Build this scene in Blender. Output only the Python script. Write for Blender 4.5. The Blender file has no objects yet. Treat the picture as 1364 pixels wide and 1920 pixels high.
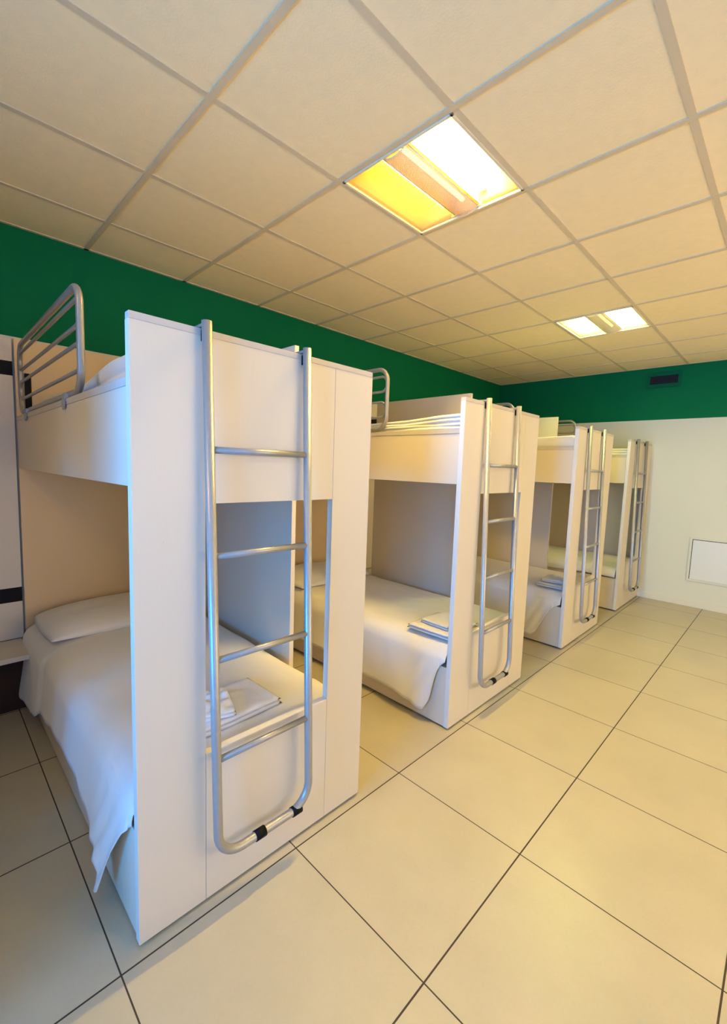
import bpy, bmesh, math, random
from mathutils import Vector, noise
random.seed(4)
S = bpy.context.scene
C = S.collection
PI = math.pi

# ------------------------------------------------------------------ camera
cam = bpy.data.objects.new('camera', bpy.data.cameras.new('camera')); C.objects.link(cam)
cam.data.sensor_fit = 'HORIZONTAL'; cam.data.sensor_width = 36.0
cam.data.lens = 36.0 * 818.5 / 1364
cam.data.shift_x = -2.85 / 1364; cam.data.shift_y = -2.86 / 1364
cam.data.clip_start = 0.05
cam.location = (-0.3277, -1.2146, 1.4384)
cam.rotation_euler = (1.472, -0.0347, -0.7908)
S.camera = cam

# ------------------------------------------------------------------ world, exposure
w = bpy.data.worlds.new('daylight'); S.world = w; w.use_nodes = True
w.node_tree.nodes['Background'].inputs[0].default_value = (0.35, 0.6, 1.0, 1)
w.node_tree.nodes['Background'].inputs[1].default_value = 0.12
S.view_settings.view_transform = 'Standard'; S.view_settings.look = 'None'
S.view_settings.exposure = 0.0; S.view_settings.gamma = 1.0
S.view_settings.use_curve_mapping = False

# daylight through the two windows (area lights stand outside the panes)
def area(name, loc, rot, sx, sy, power, col, spread=PI):
    l = bpy.data.lights.new(name, 'AREA'); l.shape = 'RECTANGLE'; l.size = sx; l.size_y = sy
    l.energy = power; l.color = col; l.spread = spread
    o = bpy.data.objects.new(name, l); o.location = loc; o.rotation_euler = rot; C.objects.link(o)
    return o
area('daylight_back_window', (-2.72, -0.75, 1.45), (0, -PI/2, 0), 1.5, 1.2, 112, (0.01, 0.33, 1.0), PI*.55)
area('daylight_right_corner_window', (-0.95, -3.52, 1.5), (-PI/2, 0, PI), 1.2, 1.5, 23, (0.20, 0.37, 1.0), PI*.6)
area('warm_right_window', (2.7, -3.52, 1.5), (-PI/2, 0, PI), 3.4, 1.5, 105, (1.0, 0.75, 0.46))  # unseen window; warm tint added to yellow the room's light

LAMP_NEAR = ((1.0, 0.68, 0.16), 1400.0)
LAMP_FAR = ((1.0, 0.98, 0.28), 340.0)
LAMP_LEFT_ADDED = ((1.0, 0.67, 0.15), 165.0)  # unseen lamp added to brighten the aisle side of the nearest bed
LAMP_SIDE_ADDED = ((1.0, 0.80, 0.40), 210.0)  # unseen lamps added to light the end panels and the room

# ------------------------------------------------------------------ materials
def mat(name, col, rough=0.5, metal=0.0, var=0.0, vscale=8.0, bump=0.0, bscale=200.0, spec=0.5, sheen=0.0):
    m = bpy.data.materials.new(name); m.use_nodes = True
    nt = m.node_tree; b = nt.nodes['Principled BSDF']
    b.inputs['Base Color'].default_value = (*col, 1); b.inputs['Roughness'].default_value = rough
    b.inputs['Metallic'].default_value = metal; b.inputs['Specular IOR Level'].default_value = spec
    if sheen: b.inputs['Sheen Weight'].default_value = sheen
    tc = nt.nodes.new('ShaderNodeTexCoord')
    if var:
        n = nt.nodes.new('ShaderNodeTexNoise'); n.inputs['Scale'].default_value = vscale; n.inputs['Detail'].default_value = 5
        r = nt.nodes.new('ShaderNodeMapRange'); r.inputs[1].default_value = 0.12; r.inputs[2].default_value = 0.7
        r.inputs[3].default_value = 1 - var; r.inputs[4].default_value = 1 + var
        x = nt.nodes.new('ShaderNodeVectorMath'); x.operation = 'SCALE'; x.inputs[0].default_value = col
        nt.links.new(tc.outputs['Object'], n.inputs['Vector']); nt.links.new(n.outputs[0], r.inputs[0])
        nt.links.new(r.outputs[0], x.inputs['Scale']); nt.links.new(x.outputs[0], b.inputs['Base Color'])
    if bump:
        n = nt.nodes.new('ShaderNodeTexNoise'); n.inputs['Scale'].default_value = bscale; n.inputs['Detail'].default_value = 3
        bp = nt.nodes.new('ShaderNodeBump'); bp.inputs['Strength'].default_value = bump; bp.inputs['Distance'].default_value = 0.002
        nt.links.new(tc.outputs['Object'], n.inputs['Vector']); nt.links.new(n.outputs[0], bp.inputs['Height'])
        nt.links.new(bp.outputs[0], b.inputs['Normal'])
    return m

def wood_mat(name, col, var=0.012):
    """pale laminate with a very faint vertical grain"""
    m = mat(name, col, 0.42, bump=0.0)
    nt = m.node_tree; b = nt.nodes['Principled BSDF']
    tc = nt.nodes.new('ShaderNodeTexCoord'); mp = nt.nodes.new('ShaderNodeMapping')
    mp.inputs['Scale'].default_value = (260, 260, 6)
    n = nt.nodes.new('ShaderNodeTexNoise'); n.inputs['Scale'].default_value = 1.0; n.inputs['Detail'].default_value = 4
    r = nt.nodes.new('ShaderNodeMapRange'); r.inputs[1].default_value = 0.12; r.inputs[2].default_value = 0.7
    r.inputs[3].default_value = 1 - var; r.inputs[4].default_value = 1 + var
    x = nt.nodes.new('ShaderNodeVectorMath'); x.operation = 'SCALE'; x.inputs[0].default_value = col
    nt.links.new(tc.outputs['Object'], mp.inputs[0]); nt.links.new(mp.outputs[0], n.inputs['Vector'])
    nt.links.new(n.outputs[0], r.inputs[0]); nt.links.new(r.outputs[0], x.inputs['Scale'])
    nt.links.new(x.outputs[0], b.inputs['Base Color'])
    bp = nt.nodes.new('ShaderNodeBump'); bp.inputs['Strength'].default_value = 0.04; bp.inputs['Distance'].default_value = 0.001
    nt.links.new(n.outputs[0], bp.inputs['Height']); nt.links.new(bp.outputs[0], b.inputs['Normal'])
    return m

def emit_mat(name, col, strength):
    m = bpy.data.materials.new(name); m.use_nodes = True
    nt = m.node_tree; b = nt.nodes['Principled BSDF']
    b.inputs['Base Color'].default_value = (1, 1, 1, 1)
    b.inputs['Emission Color'].default_value = (*col, 1); b.inputs['Emission Strength'].default_value = strength
    return m

def math_node(nt, op, a, b=None, c=None):
    n = nt.nodes.new('ShaderNodeMath'); n.operation = op
    for i, v in enumerate((a, b, c)):
        if v is None: continue
        if isinstance(v, (int, float)): n.inputs[i].default_value = v
        else: nt.links.new(v, n.inputs[i])
    return n.outputs[0]

def floor_mat():
    m = bpy.data.materials.new('floor_tiles'); m.use_nodes = True
    nt = m.node_tree; b = nt.nodes['Principled BSDF']
    tc = nt.nodes.new('ShaderNodeTexCoord'); sp = nt.nodes.new('ShaderNodeSeparateXYZ')
    nt.links.new(tc.outputs['Object'], sp.inputs[0])
    masks = []
    ids = []
    for k in (0, 1):
        q = math_node(nt, 'DIVIDE', sp.outputs[k], 0.6)
        q = math_node(nt, 'ADD', q, 40.0)
        fr = math_node(nt, 'FRACT', math_node(nt, 'ADD', q, 0.5))
        d = math_node(nt, 'ABSOLUTE', math_node(nt, 'SUBTRACT', fr, 0.5))
        masks.append(math_node(nt, 'LESS_THAN', d, (0.0026 if k == 1 else 0.0021) / 0.6))
        ids.append(math_node(nt, 'FLOOR', q))
    g = math_node(nt, 'MAXIMUM', masks[0], masks[1])
    cb = nt.nodes.new('ShaderNodeCombineXYZ'); nt.links.new(ids[0], cb.inputs[0]); nt.links.new(ids[1], cb.inputs[1])
    wn = nt.nodes.new('ShaderNodeTexWhiteNoise'); wn.noise_dimensions = '2D'; nt.links.new(cb.outputs[0], wn.inputs['Vector'])
    n1 = nt.nodes.new('ShaderNodeTexNoise'); n1.inputs['Scale'].default_value = 3.0; n1.inputs['Detail'].default_value = 8; n1.inputs['Roughness'].default_value = 0.6
    nt.links.new(tc.outputs['Object'], n1.inputs['Vector'])
    n2 = nt.nodes.new('ShaderNodeTexNoise'); n2.inputs['Scale'].default_value = 90.0; n2.inputs['Detail'].default_value = 3
    nt.links.new(tc.outputs['Object'], n2.inputs['Vector'])
    f = math_node(nt, 'MULTIPLY_ADD', n1.outputs[0], 0.30, 0.83)
    f = math_node(nt, 'ADD', f, math_node(nt, 'MULTIPLY_ADD', n2.outputs[0], 0.08, -0.04))
    f = math_node(nt, 'ADD', f, math_node(nt, 'MULTIPLY_ADD', wn.outputs['Value'], 0.05, -0.025))
    x = nt.nodes.new('ShaderNodeVectorMath'); x.operation = 'SCALE'; x.inputs[0].default_value = (0.46, 0.415, 0.295)
    nt.links.new(f, x.inputs['Scale'])
    mx = nt.nodes.new('ShaderNodeMix'); mx.data_type = 'RGBA'
    nt.links.new(g, mx.inputs['Factor']); nt.links.new(x.outputs[0], mx.inputs[6]); mx.inputs[7].default_value = (0.035, 0.022, 0.015, 1)
    nt.links.new(mx.outputs[2], b.inputs['Base Color'])
    nt.links.new(math_node(nt, 'MULTIPLY_ADD', g, 0.4, math_node(nt, 'MULTIPLY_ADD', n1.outputs[0], 0.12, 0.27)), b.inputs['Roughness'])
    bp = nt.nodes.new('ShaderNodeBump'); bp.inputs['Strength'].default_value = 0.6; bp.inputs['Distance'].default_value = 0.002
    nt.links.new(math_node(nt, 'SUBTRACT', math_node(nt, 'MULTIPLY', n1.outputs[0], 0.1), g), bp.inputs['Height'])
    nt.links.new(bp.outputs[0], b.inputs['Normal'])
    return m

def wall_mat():
    """cream paint below 2.1 m, green paint above it"""
    m = mat('two_tone_wall_paint', (0.6, 0.6, 0.5), 0.7, bump=0.15, bscale=120, spec=0.12)
    nt = m.node_tree; b = nt.nodes['Principled BSDF']
    g = nt.nodes.new('ShaderNodeNewGeometry'); sp = nt.nodes.new('ShaderNodeSeparateXYZ')
    nt.links.new(g.outputs['Position'], sp.inputs[0])
    f = math_node(nt, 'GREATER_THAN', sp.outputs[2], 2.103)
    mx = nt.nodes.new('ShaderNodeMix'); mx.data_type = 'RGBA'; nt.links.new(f, mx.inputs['Factor'])
    mx.inputs[6].default_value = (0.71, 0.70, 0.55, 1); mx.inputs[7].default_value = (0.0, 0.14, 0.05, 1)
    nt.links.new(mx.outputs[2], b.inputs['Base Color'])
    return m

def perforated_mat(strength=1.0):
    """painted sheet metal pierced with rows of small holes"""
    m = bpy.data.materials.new('perforated_metal'); m.use_nodes = True
    nt = m.node_tree; b = nt.nodes['Principled BSDF']
    b.inputs['Base Color'].default_value = (0.75, 0.62, 0.5, 1); b.inputs['Roughness'].default_value = 0.5
    tc = nt.nodes.new('ShaderNodeTexCoord'); sp = nt.nodes.new('ShaderNodeSeparateXYZ')
    nt.links.new(tc.outputs['Object'], sp.inputs[0])
    s = 1 / 0.0085
    u = math_node(nt, 'MULTIPLY', sp.outputs[0], s); v = math_node(nt, 'MULTIPLY', sp.outputs[1], s)
    a = math_node(nt, 'ADD', u, v); c = math_node(nt, 'SUBTRACT', u, v)
    def cell(q):
        fr = math_node(nt, 'FRACT', math_node(nt, 'ADD', q, 100.0)); d = math_node(nt, 'SUBTRACT', fr, 0.5)
        return math_node(nt, 'MULTIPLY', d, d)
    r2 = math_node(nt, 'ADD', cell(a), cell(c))
    hole = math_node(nt, 'LESS_THAN', r2, 0.27 ** 2)
    tr = nt.nodes.new('ShaderNodeBsdfTransparent'); mx = nt.nodes.new('ShaderNodeMixShader')
    nt.links.new(hole, mx.inputs[0]); nt.links.new(b.outputs[0], mx.inputs[1]); nt.links.new(tr.outputs[0], mx.inputs[2])
    nt.links.new(mx.outputs[0], nt.nodes['Material Output'].inputs[0])
    return m

def glass_mat():
    m = bpy.data.materials.new('window_glass'); m.use_nodes = True
    nt = m.node_tree; nt.nodes.remove(nt.nodes['Principled BSDF'])
    tr = nt.nodes.new('ShaderNodeBsdfTransparent'); gl = nt.nodes.new('ShaderNodeBsdfGlossy'); gl.inputs['Roughness'].default_value = 0.02
    mx = nt.nodes.new('ShaderNodeMixShader'); mx.inputs[0].default_value = 0.06
    nt.links.new(tr.outputs[0], mx.inputs[1]); nt.links.new(gl.outputs[0], mx.inputs[2])
    nt.links.new(mx.outputs[0], nt.nodes['Material Output'].inputs[0])
    return m

M = dict(
    board=wood_mat('pale_laminate', (0.70, 0.625, 0.50)),
    edge=mat('edge_banding', (0.56, 0.51, 0.44), 0.4, var=0.03, vscale=30),
    face_edge=mat('light_edge_banding', (0.74, 0.70, 0.62), 0.4),
    back=wood_mat('tan_laminate', (0.77, 0.56, 0.30)),
    metal=mat('grey_painted_metal', (0.36, 0.355, 0.34), 0.36, 0.45, spec=0.5, var=0.04, vscale=60),
    rubber=mat('black_rubber', (0.004, 0.004, 0.005), 0.6, spec=0.15),
    black=mat('black_plastic', (0.006, 0.006, 0.007), 0.5, spec=0.15),
    sheet=mat('white_cotton', (0.80, 0.78, 0.73), 0.85, bump=0.25, bscale=420, sheen=0.2),
    towel=mat('white_terry', (0.82, 0.82, 0.80), 0.95, bump=0.8, bscale=500, sheen=0.4),
    mattress=mat('blue_mattress_cover', (0.30, 0.42, 0.60), 0.8, bump=0.2),
    wall=wall_mat(), floor=floor_mat(),
    tile=mat('ceiling_tile', (0.94, 0.77, 0.46), 0.9, var=0.03, vscale=25, bump=0.3, bscale=160),
    grid=mat('ceiling_grid_paint', (0.66, 0.55, 0.36), 0.6),
    plenum=mat('plenum_board', (0.4, 0.36, 0.28), 0.9),
    skirting=mat('cream_skirting', (0.74, 0.69, 0.52), 0.5),
    reflector=mat('reflector_glow_yellow', (0.86, 0.60, 0.15), 0.5),  # the lamp's yellow glow is put into the enamel colour
    reflector_w=mat('white_reflector_enamel', (0.88, 0.84, 0.62), 0.5),
    lampframe=mat('lamp_frame_enamel', (0.82, 0.72, 0.5), 0.5),
    perf=perforated_mat(),
    green=mat('green_grille_paint', (0.0, 0.10, 0.045), 0.6, spec=0.15),
    dark=mat('gap_shade_black', (0.004, 0.006, 0.008), 0.7),  # near-black standing in for shade in the vent and hatch gap
    brown=mat('under_shelf_dark_brown', (0.045, 0.024, 0.014), 0.6, spec=0.15),
    hatch=mat('hatch_paint', (0.74, 0.74, 0.64), 0.35),
    glass=glass_mat(),
    white_frame=mat('white_window_frame', (0.8, 0.8, 0.8), 0.4),
)

# ------------------------------------------------------------------ mesh helpers
def obj(name, bm, m, parent=None, smooth=False, loc=None, smooth_angle=None):
    me = bpy.data.meshes.new(name)
    bmesh.ops.recalc_face_normals(bm, faces=bm.faces)
    bm.to_mesh(me); bm.free()
    for k in (m if isinstance(m, (list, tuple)) else [m]): me.materials.append(k)
    if smooth:
        for p in me.polygons: p.use_smooth = True
    o = bpy.data.objects.new(name, me); C.objects.link(o)
    if parent: o.parent = parent
    if loc: o.location = loc
    return o
def tag(o, label=None, cat=None, group=None, kind=None):
    if label: o['label'] = label
    if cat: o['category'] = cat
    if group: o['group'] = group
    if kind: o['kind'] = kind
    return o
def empty(name, loc, label=None, cat=None, group=None):
    o = bpy.data.objects.new(name, None); C.objects.link(o); o.location = loc; o.empty_display_size = 0.1
    return tag(o, label, cat, group)
def copy_tree(o, parent=None):
    c = o.copy(); C.objects.link(c)
    if parent: c.parent = parent
    for ch in [x for x in bpy.data.objects if x.parent == o]: copy_tree(ch, c)
    return c

def box(bm, a, b, bevel=0.0, mi=0):
    x0, y0, z0 = a; x1, y1, z1 = b
    t = bmesh.new()
    bmesh.ops.create_cube(t, size=1)
    for v in t.verts:
        v.co = Vector(((x0+x1)/2 + v.co.x*(x1-x0), (y0+y1)/2 + v.co.y*(y1-y0), (z0+z1)/2 + v.co.z*(z1-z0)))
    if bevel:
        bmesh.ops.bevel(t, geom=t.edges[:], offset=bevel, segments=2, affect='EDGES', profile=0.5)
    for f in t.faces: f.material_index = mi
    me = bpy.data.meshes.new('tmp'); t.to_mesh(me); t.free(); bm.from_mesh(me); bpy.data.meshes.remove(me)
    return bm
def bx(a, b, bevel=0.0015): return box(bmesh.new(), a, b, bevel)

def fillet(pts, r, n=7, closed=False):
    pts = [Vector(p) for p in pts]; out = []; N = len(pts)
    for i, p in enumerate(pts):
        if not closed and i in (0, N-1): out.append(p); continue
        a, c = pts[i-1], pts[(i+1) % N]
        d1 = (a-p); d2 = (c-p); ang = d1.angle(d2)
        L = min(r/math.tan(ang/2), d1.length*0.49, d2.length*0.49); rr = L*math.tan(ang/2)
        d1.normalize(); d2.normalize()
        cen = p + (d1+d2).normalized()*(rr/math.sin(ang/2))
        s = p + d1*L - cen; e = p + d2*L - cen
        th = s.angle(e)
        for k in range(n+1):
            t = k/n
            out.append(cen + (s*math.sin((1-t)*th) + e*math.sin(t*th))/math.sin(th))
    return out
def tube(bm, pts, r, seg=14, closed=False, cap=True):
    pts = [Vector(p) for p in pts]; N = len(pts); rings = []
    prev = None
    for i, p in enumerate(pts):
        if closed: t = (pts[(i+1) % N]-pts[i-1])
        elif i == 0: t = pts[1]-p
        elif i == N-1: t = p-pts[-2]
        else: t = (pts[i+1]-p).normalized()+(p-pts[i-1]).normalized()
        t.normalize()
        if prev is None:
            up = Vector((0, 0, 1)) if abs(t.z) < 0.9 else Vector((1, 0, 0))
            n = t.cross(up).normalized()
        else: n = (prev - t*prev.dot(t)).normalized()
        prev = n; bi = t.cross(n)
        rings.append([bm.verts.new(p + r*(n*math.cos(2*PI*k/seg)+bi*math.sin(2*PI*k/seg))) for k in range(seg)])
    M_ = N if closed else N-1
    for i in range(M_):
        A, B = rings[i], rings[(i+1) % N]
        for k in range(seg):
            f = bm.faces.new((A[k], A[(k+1) % seg], B[(k+1) % seg], B[k])); f.smooth = True
    if cap and not closed:
        bm.faces.new(rings[0][::-1]); bm.faces.new(rings[-1])
    return bm
def grid_surface(bm, fn, nu, nv, close=False):
    vs = [[bm.verts.new(fn(i/nu, j/nv)) for j in range(nv+1)] for i in range(nu+1)]
    for i in range(nu):
        for j in range(nv):
            f = bm.faces.new((vs[i][j], vs[i+1][j], vs[i+1][j+1], vs[i][j+1])); f.smooth = True
    return bm
def nz(x, y, z=0.0): return noise.noise(Vector((x, y, z)))
def lerp(a, b, t): return a+(b-a)*t
def interp(tab, x):
    if x <= tab[0][0]: return tab[0][1]
    for (a, va), (b, vb) in zip(tab, tab[1:]):
        if x <= b: return va+(vb-va)*(x-a)/(b-a)
    return tab[-1][1]
def solidify(o, t, off=0.0):
    md = o.modifiers.new('thickness', 'SOLIDIFY'); md.thickness = t; md.offset = off
    return o

# ------------------------------------------------------------------ room shell
X0, X1, Y0, Y1, ZC = -2.5, 5.709, -3.3, 2.012, 2.70
def struct(name, bm, m, parent=None, smooth=False):
    o = obj(name, bm, m, parent, smooth)
    if not parent: o['kind'] = 'structure'
    return o
struct('floor', bx((X0-.15, Y0-.15, -0.1), (X1+.15, Y1+.15, 0.0), 0), M['floor'])
struct('wall_left', bx((X0-.15, Y1, 0.0), (X1+.15, Y1+.15, 2.95), 0), M['wall'])
struct('wall_far', bx((X1, Y0, 0.0), (X1+.15, Y1, 2.95), 0), M['wall'])
# wall behind the camera, with a window opening
WB = (-1.4, -0.1, 0.75, 2.15)   # y0 y1 z0 z1
b = bmesh.new()
box(b, (X0-.15, Y0, 0), (X0, WB[0], 2.95)); box(b, (X0-.15, WB[1], 0), (X0, Y1, 2.95))
box(b, (X0-.15, WB[0], 0), (X0, WB[1], WB[2])); box(b, (X0-.15, WB[0], WB[3]), (X0, WB[1], 2.95))
struct('wall_back', b, M['wall'])
WS, WR = (-1.6, -0.3, 0.8, 2.2), (1.0, 4.4, 0.8, 2.2)      # x0 x1 z0 z1
b = bmesh.new()
box(b, (X0-.15, Y0-.15, 0), (WS[0], Y0, 2.95)); box(b, (WS[1], Y0-.15, 0), (WR[0], Y0, 2.95)); box(b, (WR[1], Y0-.15, 0), (X1+.15, Y0, 2.95))
for q in (WS, WR):
    box(b, (q[0], Y0-.15, 0), (q[1], Y0, q[2])); box(b, (q[0], Y0-.15, q[3]), (q[1], Y0, 2.95))
struct('wall_right', b, M['wall'])
def window(name, axis, a0, a1, z0, z1, pos):
    fr = bmesh.new(); gl = bmesh.new(); t = 0.05
    def bb(bm, p0, p1, q0, q1, d0, d1):
        if axis == 'y': box(bm, (pos+d0, p0, q0), (pos+d1, p1, q1), 0.002)
        else: box(bm, (p0, pos+d0, q0), (p1, pos+d1, q1), 0.002)
    bb(fr, a0, a1, z0, z0+t, -.07, -.01); bb(fr, a0, a1, z1-t, z1, -.07, -.01)
    n = 2
    for k in range(n+1):
        c = lerp(a0+t/2, a1-t/2, k/n); bb(fr, c-t/2, c+t/2, z0+t, z1-t, -.07, -.01)
    bb(gl, a0+t, a1-t, z0+t, z1-t, -.042, -.038)
    o = struct(name, fr, M['white_frame'])
    obj('pane', gl, M['glass'], o)
window('window_1', 'y', WB[0], WB[1], WB[2], WB[3], X0)
window('window_2', 'x', WR[0], WR[1], WR[2], WR[3], Y0)
window('window_3', 'x', WS[0], WS[1], WS[2], WS[3], Y0)

# suspended ceiling: recessed tiles on exposed T bars, the cells of the lamps left open
GX, GY = 0.44, 0.365
lamps = {(1, 1), (5, 1), (1, 5), (5, 5), (-3, 5), (-3, 1)}     # cell (i, j): x from GX+.6 i, y down from GY+.6-.6 j
cells_x = range(-5, 9); cells_y = range(-2, 7)
def cell_rect(i, j):
    return GX+.6*i, GX+.6*i+.6, GY-.6*j, GY-.6*j+.6
b = bmesh.new()
for i in cells_x:
    for j in cells_y:
        if (i, j) in lamps: continue
        x0, x1, y0, y1 = cell_rect(i, j)
        x0, x1, y0, y1 = max(x0, X0), min(x1, X1), max(y0, Y0), min(y1, Y1)
        if x1-x0 < .02 or y1-y0 < .02: continue
        box(b, (x0, y0, ZC+.004), (x1, y1, ZC+.018))
struct('ceiling', b, M['tile'])
b = bmesh.new()
for i in range(-5, 10):
    x = GX+.6*i
    if X0 < x < X1: box(b, (x-.0125, Y0, ZC), (x+.0125, Y1, ZC+.0045))
for j in range(-3, 7):
    y = GY-.6*j
    if Y0 < y < Y1: box(b, (X0, y-.012, ZC+.0004), (X1, y+.012, ZC+.0044))
box(b, (X0, Y1-.02, ZC), (X1, Y1, ZC+.004)); box(b, (X1-.02, Y0, ZC), (X1, Y1, ZC+.004))
struct('trim_1', b, M['grid'])
struct('trim_2', bx((X0-.15, Y0-.15, 2.95), (X1+.15, Y1+.15, 3.0), 0), M['plenum'])
b = bx((X1-.014, Y0, 0.0), (X1, Y1, .07), .002)
struct('baseboard_far', b, M['skirting'])

# ------------------------------------------------------------------ recessed ceiling lamps
def make_lamp(cell, spec, refl, label, weak=.5, group='square recessed ceiling lamps'):
    x0, x1, y0, y1 = cell_rect(*cell)
    cx, cy = (x0+x1)/2, (y0+y1)/2
    r = empty('ceiling_lamp', (cx, cy, ZC), label, 'lamp', group)
    h = .288
    fr = bmesh.new()
    for a, c in (((-h, -h, -.004), (h, -h+.012, .006)), ((-h, h-.012, -.004), (h, h, .006)),
                 ((-h, -h, -.004), (-h+.012, h, .006)), ((h-.012, -h, -.004), (h, h, .006))):
        box(fr, a, c, .001)
    obj('frame', fr, M['lampframe'], r)
    inn = h-.012
    for s in (1, -1):
        wg = bmesh.new()
        def fn(u, v, s=s):
            # concave wing from the frame up to the crown beside the basket
            t = v; y = s*lerp(inn, .075, t); z = .004+.085*math.sin(t*PI/2)
            e = max(0, (abs(u-.5)*2-.72)/.28)
            z = z*(1-e*e*.96)+.004*e*e
            return Vector((lerp(-inn, inn, u), y, z))
        grid_surface(wg, fn, 40, 14)
        o = obj('reflector', wg, refl, r, True)
        solidify(o, .0015, 1)
    box_b = bmesh.new()
    box(box_b, (-inn, -.08, .085), (inn, .08, .1), 0)
    obj('lamp_housing', box_b, M['lampframe'], r)
    for y, z in ((-.074, .012), (.070, .012)): obj('baffle', bx((-inn+.01, y-.002, z), (inn-.01, y+.002, .088), 0), refl, r)  # plate by the left wing is added to hold off strong tube light
    # curved perforated basket
    bk = bmesh.new()
    def fb(u, v):
        a = lerp(-1, 1, v); y = .062*a+.0; z = -.012+.022*abs(a)**2.2
        return Vector((lerp(-inn+.006, inn-.004, u), y, z))
    grid_surface(bk, fb, 12, 16)
    obj('perforated_basket', bk, M['perf'], r, True)
    rim = bmesh.new()
    for s in (-1, 1): tube(rim, [(-inn+.004, s*.063, .011), (inn-.004, s*.063, .011)], .0025, 8)
    for e in (-inn+.005, inn-.004):
        tube(rim, [fb(0, k/12)*1.0+Vector((e-(-inn+.006), 0, 0)) for k in range(13)], .0025, 8)
    obj('basket_rim', rim, M['lampframe'], r)
    for (y, z), e in (((0.0, .045), .007), ((-.108, .058), 1.0), ((.108, .058), weak)):  # the weak tube is added to light the wing its baffle darkens
        tb = tube(bmesh.new(), [(-.235, y, z), (.235, y, z)], .011, 10)
        obj('tube', tb, emit_mat('lamp_tube_glow', spec[0], spec[1]*e), r)
    for s in (-1, 1):
        obj('tube_holder', bx((s*.245-.010, -.118, .044), (s*.245+.010, -.092, .074), .002), M['reflector_w'], r)
        obj('end_plate', bx((s*(inn-.004)-.004, -.085, .004), (s*(inn-.004)+.004, .085, .09), .001), refl, r)
    return r
make_lamp((1, 1), LAMP_NEAR, M['reflector'], 'square recessed ceiling lamp glowing deep yellow, above the nearest beds', .028)
make_lamp((5, 1), LAMP_FAR, M['reflector_w'], 'small far recessed ceiling lamp glowing white, near the green end wall')
make_lamp((1, 5), LAMP_SIDE_ADDED, M['reflector_w'], 'added unseen recessed ceiling lamp beyond the right edge of the view, nearer row')
make_lamp((5, 5), LAMP_SIDE_ADDED, M['reflector_w'], 'added unseen recessed ceiling lamp beyond the right edge of the view, far row')
make_lamp((-3, 1), LAMP_LEFT_ADDED, M['reflector'], 'added unseen recessed ceiling lamp beyond the left edge of the view, above the aisle')
make_lamp((-3, 5), LAMP_SIDE_ADDED, M['reflector_w'], 'added unseen recessed ceiling lamp behind the camera')

# ------------------------------------------------------------------ bunk bed (local origin: front left corner of the end panel, on the floor)
YF = .034
BEDX = [.06, 1.655, 3.302, 4.806]
def make_bunk():
    r = empty('bunk_bed', (0, YF, 0), None, 'bunk bed', 'row of pale laminate bunk beds')
    L = 1.925; T = .028; W_ = .9
    for n, a, c in (('end_post', (0, 0, .012), (.2035, T, 1.797)), ('end_post', (.7045, 0, .012), (W_, T, 1.797)),
                    ('upper_end_panel', (.2045, 0, 1.313), (.7035, T, 1.797)), ('lower_end_panel', (.2045, 0, .012), (.7035, T, .515))):
        obj(n, bx(a, c, .0012), M['board'], r)
    cp = bx((0, -.0005, 1.797), (W_, T+.0005, 1.816), .001); obj('cap_strip', cp, M['edge'], r)
    # edge banding of the panel's long edges and of the opening
    e = bmesh.new(); box(e, (-.0008, .0005, .013), (0, T-.0005, 1.797)); box(e, (W_, .0005, .013), (W_+.0008, T-.0005, 1.797))
    box(e, (.2045, .0005, .515), (.7035, T-.0005, .5158)); obj('edge_band', e, M['face_edge'], r)
    for x in (.05, .85):
        for y in (.008, L-.1): obj('foot', bx((x-.02, y+.002, 0), (x+.02, y+.02, .0125), .001), M['rubber'], r)
    for x in (.004, .878):
        sb = obj('upper_side_board', bx((x, T, 1.365), (x+.018, L, 1.632), .001), M['board'], r)
        obj('edge_strip', bx((x-.002, T, 1.632), (x+.020, L, 1.655), .001), M['edge'], sb)
        obj('base_side_board', bx((x, T, .012), (x+.018, L, .35), .001), M['board'], r)
    obj('bed_deck', bx((.022, T, .33), (.878, L, .348), .001), M['board'], r)
    obj('bed_deck', bx((.022, T, 1.55), (.878, L, 1.568), .001), M['board'], r)
    obj('headboard', bx((.004, L, .012), (.896, L+.018, 2.085), .001), M['back'], r)
    obj('privacy_board', bx((.8985, .525, .02), (.9235, 1.475, 2.01), .0012), M['board'], r)
    # tubular guard rail with two inner loops, on the left side
    gx = .020; R = .0125; g = bmesh.new()
    y0, y1 = .565, 1.862
    fr = fillet([(gx, y0, 1.672), (gx, y1, 1.672), (gx, y1, 2.035), (gx, y0, 2.035)], .075, 8, True)
    tube(g, fr, R, 14, True)
    rail = obj('guard_rail', g, M['metal'], r)
    for z0, z1 in ((1.900, 1.990), (1.745, 1.838)):
        lp = fillet([(gx, y0+.005, z0), (gx, y1-.005, z0), (gx, y1-.005, z1), (gx, y0+.005, z1)], .042, 8, True)
        obj('inner_loop', tube(bmesh.new(), lp, .0075, 12, True), M['metal'], rail)
    for y in (.73, 1.58):
        c = bmesh.new(); bmesh.ops.create_cone(c, cap_ends=True, segments=24, radius1=.017, radius2=.017, depth=.006)
        for v in c.verts: v.co = Vector((gx-.024+v.co.z, y+v.co.x, 1.636+v.co.y*1.3))
        box(c, (gx-.022, y-.008, 1.64), (gx-.008, y+.008, 1.675), .001)
        obj('rail_clip', c, M['metal'], rail)
    st = bmesh.new(); box(st, (.045, L-.012, 1.655), (.075, L-.001, 1.90), .001)
    obj('headboard_dark_strip', st, M['black'], r)  # narrow black strip standing against the headboard
    return r
bunk0 = make_bunk()
labels = [
 'nearest and largest pale laminate bunk bed, its left edge lit blue',
 'second bunk bed from the front, its side board lit warm cream',
 'third bunk bed from the front, narrow in view before the last one',
 'farthest bunk bed, standing against the cream end wall',
 'bunk bed beyond the left edge of the view']
beds = []
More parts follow.
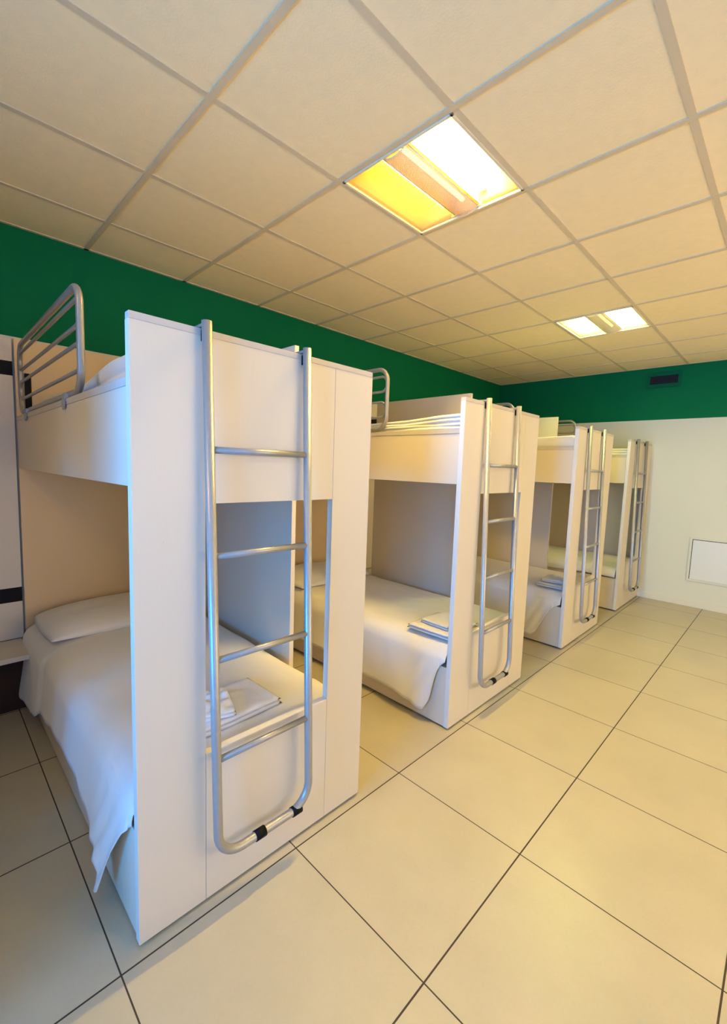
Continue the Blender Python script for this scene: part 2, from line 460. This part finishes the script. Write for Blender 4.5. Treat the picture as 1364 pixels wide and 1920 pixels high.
for k, (x, lab) in enumerate(zip(BEDX+[-1.54], labels)):
    o = bunk0 if k == 0 else copy_tree(bunk0)
    o.location = (x, YF, 0); o['label'] = lab; beds.append(o)

# ------------------------------------------------------------------ ladders (hooked over the end panels)
def make_ladder():
    r = empty('bunk_ladder', (0, 0, 0), None, 'ladder', 'tubular ladders hooked over the bunk ends')
    def Yl(z): return lerp(-.030, .012, (z-.19)/1.64)
    def Xo(z): return lerp(.018, 0, (z-.19)/1.64)
    xl, xr = .197, .553; rr = .0145
    top, bot = 1.833, .19
    path = [(xl+Xo(top), Yl(top), top), (xl+Xo(bot), Yl(bot), bot), (xr+Xo(bot), Yl(bot), bot), (xr+Xo(top), Yl(top), top)]
    obj('rail_frame', tube(bmesh.new(), fillet(path, .085, 9), rr, 18), M['metal'], r)
    for z in (1.473, 1.158, .838, .520):
        obj('rung', tube(bmesh.new(), [(xl+Xo(z)+.008, Yl(z), z), (xr+Xo(z)+.0, Yl(z), z)], .0105, 14), M['metal'], r)
    for x in (xl, xr):
        h = bmesh.new()
        # flat strap: over the cap and down the inner face
        t = .004; wv = .011
        y0 = Yl(1.82); yb = YF+.030
        box(h, (x-wv, y0, 1.8185), (x+wv, yb+t, 1.8225+t), .0005)
        box(h, (x-wv, yb, 1.765), (x+wv, yb+t, 1.823), .0005)
        obj('hook', h, M['metal'], r)
        pd = bx((x-.008, .027, 1.780), (x+.008, YF-.0008, 1.812), .001)
        obj('hook_pad', pd, M['rubber'], r)
    for x in (.345, .495):
        s = tube(bmesh.new(), [(x-.019+Xo(bot), Yl(bot), bot), (x+.019+Xo(bot), Yl(bot), bot)], rr+.0028, 18)
        obj('rubber_bumper', s, M['rubber'], r)
    return r
lad = make_ladder()
for k, (x, lab) in enumerate(zip(BEDX, ['nearest tubular ladder, rails reflecting blue light, hooked on the front bunk bed',
        'ladder hooked on the second bunk bed from the front',
        'ladder hooked on the third bunk bed from the front',
        'smallest and farthest ladder, on the bunk bed by the end wall'])):
    o = lad if k == 0 else copy_tree(lad)
    o.location = (x, 0, 0); o['label'] = lab

# ------------------------------------------------------------------ mattresses, bedspreads, pillows
def mattress(x, z, label, h=.092):
    b = bx((x+.045, .078, z), (x+.825, 1.935, z+h), .035)
    return tag(obj('mattress', b, M['mattress'], smooth=True), label, 'mattress', 'bunk mattresses')

def bedspread(x, hem, flare, label, seed, amp=.012, crease=.003, step=False, y0=.070, y1=1.90, ztop=.468):
    """white cotton spread: far edge, crowned top, rolled near edge, drop over the base board"""
    n_y = 150; n_s = 64
    ys = []
    for i in range(n_y+1):
        t = i/n_y; ys.append(y0+(y1-y0)*(t**1.55))
    bm = bmesh.new()
    def sec(y):
        hz = hem(y); fl = flare(y)
        pts = [(x+.872, .362), (x+.862, .405), (x+.838, ztop-.008), (x+.78, ztop+.004), (x+.60, ztop+.012), (x+.40, ztop+.014), (x+.20, ztop+.010),
               (x+.10, ztop+.002), (x+.050, ztop-.010), (x+.020, ztop-.034), (x-.003, ztop-.070), (x-.008, .345)]
        if hz < .335:
            for k in (1, 2, 3, 4):
                t = k/4; pts.append((x-.010-fl*t**1.3, lerp(.335, hz, t)))
        else: pts[-1] = (x-.004, hz)
        return pts
    def sample(pts):
        L = [0]
        for a, c in zip(pts, pts[1:]): L.append(L[-1]+math.hypot(c[0]-a[0], c[1]-a[1]))
        # fixed split: half of the samples over the top, half over the drop
        out = []
        for j in range(n_s+1):
            s = L[-1]*j/n_s; k = 0
            while k < len(L)-2 and L[k+1] < s: k += 1
            t = (s-L[k])/max(1e-6, L[k+1]-L[k]); out.append((lerp(pts[k][0], pts[k+1][0], t), lerp(pts[k][1], pts[k+1][1], t)))
        return out
    rows = []
    for y in ys:
        row = []
        for (px, pz) in sample(sec(y)):
            onside = px < x+.03
            if onside:
                d = max(0, .40-pz)/.35
                wv = math.sin(y*13+seed)*.5+math.sin(y*23+seed*2.1)*.2+nz(y*6, pz*3, seed)
                px -= abs(wv)*amp*d*1.6
                px -= crease*math.sin((y+.55*pz)*70)*math.exp(-((y-.25)/.14)**2)*min(1, d*2)
                if y > 1.375 and step: px -= .012*min(1, (y-1.375)/.01)
                yy = y
            else:
                pz += .006*nz(px*5, y*4, seed)+.003*nz(px*14, y*9, seed+3)
                yy = y
            if y > 1.38 and px > x+.02: pz += .004
            row.append(bm.verts.new((px, yy, pz)))
        rows.append(row)
    for A, B in zip(rows, rows[1:]):
        for j in range(n_s):
            f = bm.faces.new((A[j], A[j+1], B[j+1], B[j])); f.smooth = True
    o = obj('bedspread', bm, M['sheet']); solidify(o, .0025, 1)
    return tag(o, label, 'bedspread', 'white bedspreads')

hem1 = lambda y: interp([(.07, .372), (.10, .35), (.16, .25), (.22, .12), (.248, .060), (.278, .058), (.296, .125), (.40, .155), (.50, .185), (.7, .222), (.9, .216), (1.07, .212), (1.23, .186), (1.36, .17), (1.39, .14), (1.5, .11), (1.68, .098), (1.8, .09), (1.9, .10)], y) + .004*math.sin(y*31)*(y > .6)
flare1 = lambda y: interp([(.07, .002), (.16, .022), (.26, .040), (.34, .030), (.5, .014), (1.2, .016), (1.9, .03)], y)
hem2 = lambda y: interp([(.07, .385), (.105, .35), (.125, .27), (.15, .14), (.185, .078), (.21, .072), (.40, .11), (.7, .10), (1.1, .14), (1.5, .12), (1.9, .15)], y)
flare2 = lambda y: interp([(.07, .002), (.2, .030), (.6, .014), (1.9, .02)], y)
hem3 = lambda y: interp([(.07, .372), (.13, .335), (.17, .27), (.25, .10), (.29, .065), (.45, .07), (.8, .10), (1.9, .12)], y)
flare3 = lambda y: interp([(.07, .002), (.28, .025), (.6, .012), (1.9, .02)], y)
hem4 = lambda y: .355+.01*math.sin(y*6)
zero = lambda y: 0.0
for k, (x, wh) in enumerate(zip(BEDX, ('nearest bunk bed', 'second bunk bed', 'third bunk bed', 'farthest bunk bed'))):
    mattress(x, .350, 'mattress on the lower bunk of the '+wh+', under its bedspread')
    mattress(x, 1.570, 'mattress on the upper bunk of the '+wh, .080)
bedspread(BEDX[0], hem1, flare1, 'white bedspread on the nearest lower bunk, corner hanging near the floor', 1.0, .007, .007, True)
bedspread(BEDX[1], hem2, flare2, 'white bedspread on the lower bunk of the second bed, its side drop lit lilac white', 2.3, .008)
bedspread(BEDX[2], hem3, flare3, 'white bedspread on the lower bunk of the third bed, corner pointing down', 3.7, .006)
bedspread(BEDX[3], hem4, zero, 'cream looking bedspread tucked short on the lower bunk of the farthest bed', 5.1, .003)

def pillow(x0, x1, y0, y1, z, h, label, seed=0, m='sheet'):
    bm = bmesh.new(); n = 36
    def surf(s):
        def fn(u, v):
            a = 2*u-1; c = 2*v-1
            px = (x0+x1)/2+a*(x1-x0)/2*(1-.05*c*c); py = (y0+y1)/2+c*(y1-y0)/2*(1-.07*a*a)
            prof = max(0, (1-abs(a)**3.2))**.55*max(0, (1-abs(c)**2.6))**.6
            wob = 1+.10*nz(a*2, c*2, seed)+.05*nz(a*6, c*5, seed+2)
            e = .010
            if s > 0: pz = z+e+(h-e)*prof*wob
            else: pz = z+e-(e)*prof
            return Vector((px, py, pz))
        return fn
    grid_surface(bm, surf(1), n, n); grid_surface(bm, surf(-1), n, n)
    bmesh.ops.remove_doubles(bm, verts=bm.verts, dist=.0004)
    return tag(obj('pillow', bm, M[m], smooth=True), label, 'pillow', 'white pillows')
for k, (x, wh) in enumerate(zip(BEDX, ('nearest bunk bed, left end dropping over the edge', 'second bunk bed, seen through the opening', 'third bunk bed', 'farthest bunk bed'))):
    pillow(x+.02, x+.82, 1.40, 1.945, .482, .098, 'white pillow, lower bunk of the '+wh, k*2.2)
# the pillow flap that falls over the near edge is part of the nearest pillow's case
def upper_spread(x, label, seed, ztab, xl=.05, layers=3):
    """folded blanket and sheet lying inside the upper tray; the stacked folds show above the board"""
    bm = bmesh.new(); n_y = 90
    prof = []
    def sec(y):
        zt = interp(ztab, y); z0 = 1.654
        pts = [(x+.845, 1.655), (x+.80, zt-.005), (x+.45, zt+.010), (x+xl+.10, zt+.002)]
        hgt = zt-z0
        for k in range(layers):
            zc = zt-hgt*(k+.5)/layers; hh = hgt/layers/2
            for a in (PI/2, PI/4, 0, -PI/4, -PI/2):
                pts.append((x+xl+.012-.007*math.cos(a)-.007*nz(y*4, k*1.7, seed), zc+hh*math.sin(a)*.96+.007*nz(y*5+k*3, seed)*(0 < k < layers-1)))
        return pts
    rows = []
    for i in range(n_y+1):
        y = lerp(.068, 1.55, i/n_y)
        rows.append([bm.verts.new((px, y, pz+(.003*nz(px*9, y*7, seed) if j < 4 else 0))) for j, (px, pz) in enumerate(sec(y))])
    for A, B in zip(rows, rows[1:]):
        for j in range(len(A)-1):
            f = bm.faces.new((A[j], A[j+1], B[j+1], B[j])); f.smooth = True
    bm.faces.new(rows[0]); bm.faces.new(rows[-1][::-1])
    o = obj('folded_blanket', bm, M['sheet'])
    return tag(o, label, 'blanket', 'bedding on the upper bunks')
upper_spread(BEDX[0], 'rumpled pale blue white blanket on the upper bunk of the nearest bed', .4, [(.07, 1.775), (.45, 1.768), (.7, 1.745), (.95, 1.70), (1.2, 1.665), (1.6, 1.66)], .07, 2)
upper_spread(BEDX[1], 'white layered blanket along the upper bunk of the second bed', 1.4, [(.07, 1.742), (.2, 1.738), (.45, 1.722), (.8, 1.713), (1.6, 1.705)], .035, 4)
upper_spread(BEDX[2], 'white blanket with smooth rounded edge on the upper bunk of the third bed', 2.4, [(.068, 1.725), (.10, 1.752), (.4, 1.742), (1.6, 1.735)], .035, 1)
upper_spread(BEDX[3], 'small bright folded blanket on the upper bunk of the farthest bed', 3.4, [(.07, 1.728), (.3, 1.728), (1.6, 1.70)], .035, 3)
for k, (x, wh) in enumerate(zip(BEDX[:1], ('nearest bed, behind the guard rail',))):
    pillow(x+.06, x+.80, 1.20, 1.90, 1.690, .10, 'white pillow, upper bunk of the '+wh, 7+k)

# ------------------------------------------------------------------ folded towels
def towel(cx, cy, z, wx, wy, h, rot, layers, label, seed, crumple=.0, group='folded towels on the lower bunks'):
    bm = bmesh.new(); n = 22
    t = h/layers
    for k in range(layers):
        zc = t*(k+.5)
        ox = .006*nz(k*3.1, seed); oy = .006*nz(k*2.3, seed+5)
        sx = wx*(1-.015*k); sy = wy*(1-.02*k)
        def f(s):
            def fn(u, v):
                a = 2*u-1; c = 2*v-1
                prof = max(0, (1-abs(a)**9))**.5*max(0, (1-abs(c)**9))**.5
                px = a*sx/2*(1-.01*c*c)+ox; py = c*sy/2*(1-.02*a*a)+oy
                pz = zc+s*t*.52*prof
                if k == layers-1 and s > 0 or crumple:
                    pz += prof*(crumple*abs(nz(px*16, py*18, seed))+.003*nz(px*12, py*12, seed))*(1 if s > 0 else .3)
                return Vector((px, py, pz))
            return fn
        q = bmesh.new(); grid_surface(q, f(1), n, n); grid_surface(q, f(-1), n, n)
        bmesh.ops.remove_doubles(q, verts=q.verts, dist=.0003)
        me = bpy.data.meshes.new('tmp'); q.to_mesh(me); q.free(); bm.from_mesh(me); bpy.data.meshes.remove(me)
    o = obj('folded_towel', bm, M['towel'], smooth=True, loc=(cx, cy, z)); o.rotation_euler.z = rot
    return tag(o, label, 'towel', group)
ZT = .482
towel(.462, .285, ZT, .36, .25, .032, .04, 2, 'wide folded white bath towel on the lower bunk of the nearest bed', 1, .016)
towel(.385, .270, ZT+.034, .17, .18, .026, -.3, 2, 'small crumpled pale blue towel heaped on the wide towel of the nearest bed', 2, .038)
towel(1.865, .240, ZT, .34, .30, .030, .03, 2, 'larger folded white towel at the foot of the second bed, under a smaller one', 3, .004)
towel(1.880, .230, ZT+.033, .25, .20, .024, -.04, 2, 'small folded towel with bluish edge on top of the larger towel, second bed', 4, .003)
towel(3.500, .195, ZT, .33, .235, .030, .02, 2, 'larger folded white towel at the foot of the third bed, under a rumpled one', 5, .004)
towel(3.500, .195, ZT+.033, .24, .19, .026, .10, 2, 'small rumpled towel on top of the larger towel, third bed', 6, .018)

# ------------------------------------------------------------------ headboard units with a shelf in the gaps between the beds
def make_unit(xa, xb, label, upper=True):
    r = empty('shelf_unit', (xa, Y1, 0), label, 'shelf', 'wall panels with shelf between the beds')
    W_ = xb-xa
    d = -.045
    obj('back_panel', bx((.002, d, .70-.03), (W_, -.002, 1.880), .001), M['board'], r)
    obj('lower_back_panel', bx((.002, d, .365), (W_, -.002, .585), .001), M['board'], r)
    obj('dark_band', bx((W_-.24, d+.002, .585), (W_, -.004, .67), 0), M['black'], r)
    obj('dark_band_filler', bx((.002, d, .585), (W_-.241, -.002, .67), 0), M['board'], r)
    obj('dark_band', bx((.002, d+.002, 1.880), (W_, -.004, 1.958), 0), M['black'], r)
    obj('top_panel', bx((.002, d, 1.958), (W_, -.002, 2.085), .001), M['board'], r)
    obj('shelf_board', bx((.002, -.345, .335), (W_-.012, d, .362), .0015), M['board'], r)
    obj('under_shelf_panel', bx((.002, -.20, .0), (W_-.012, -.18, .335), .001), M['brown'], r)  # dark brown sheet closing the space under the shelf
    return r
make_unit(-.60, .055, 'blue lit wall panel with black bands and shelf, left of the nearest bed')
make_unit(.985, 1.652, 'wall panel with shelf hidden between the first and second beds')
make_unit(2.58, 3.299, 'narrow glimpse of wall panel with black band behind the second bed')
make_unit(4.23, 4.803, 'wall panel with shelf between the third and farthest beds')

# ------------------------------------------------------------------ end wall fittings
v = empty('air_vent', (X1, -.02, 2.555), 'dark slatted air vent high on the green end wall', 'vent')
fr = bmesh.new()
for a, c in (((-.012, -.165, .045), (0, .165, .085)), ((-.012, -.165, -.085), (0, .165, -.045)),
             ((-.012, -.165, -.045), (0, -.135, .045)), ((-.012, .135, -.045), (0, .165, .045))): box(fr, a, c, .001)
obj('frame', fr, M['green'], v)
obj('vent_shade_sheet', bx((-.004, -.135, -.045), (-.001, .135, .045), 0), M['dark'], v)  # dark sheet paints the shade behind the slats
sl = bmesh.new()
for k in range(5): box(sl, (-.010, -.135, -.038+k*.018), (-.006, .135, -.034+k*.018), 0)
obj('slat', sl, M['black'], v)
h = empty('access_hatch', (X1, -.445, .315), 'white wall access hatch low on the cream end wall', 'hatch')
fr = bmesh.new(); HW = .72
box(fr, (-.010, -HW, -.022), (0, 0, 0), .001); box(fr, (-.010, -HW, .45), (0, 0, .472), .001)
box(fr, (-.010, 0, -.022), (0, .022, .472), .001); box(fr, (-.010, -HW-.022, -.022), (0, -HW, .472), .001)
obj('frame', fr, M['wall'], h)
obj('hatch_gap_shade', bx((-.0012, -HW, 0), (-.0002, 0, .45), 0), M['dark'], h)  # dark sheet paints the shade in the gap round the door
obj('hatch_door', bx((-.007, -HW+.002, .001), (-.0014, -.006, .443), .001), M['hatch'], h)

# small chips in the laminate of the nearest end panel
for (x, z, a) in ((.080, 1.208, .5), (.228, .752, -.3), (.243, .77, .3)):
    ch = bmesh.new(); vs = [ch.verts.new((x+q*math.cos(a)-p*math.sin(a), -.0004, z+q*math.sin(a)+p*math.cos(a))) for q, p in ((0, .005), (.0012, .001), (.0006, -.004), (-.001, 0))]
    ch.faces.new(vs); o = obj('laminate_chip', ch, M['back'], bunk0); solidify(o, .0006)
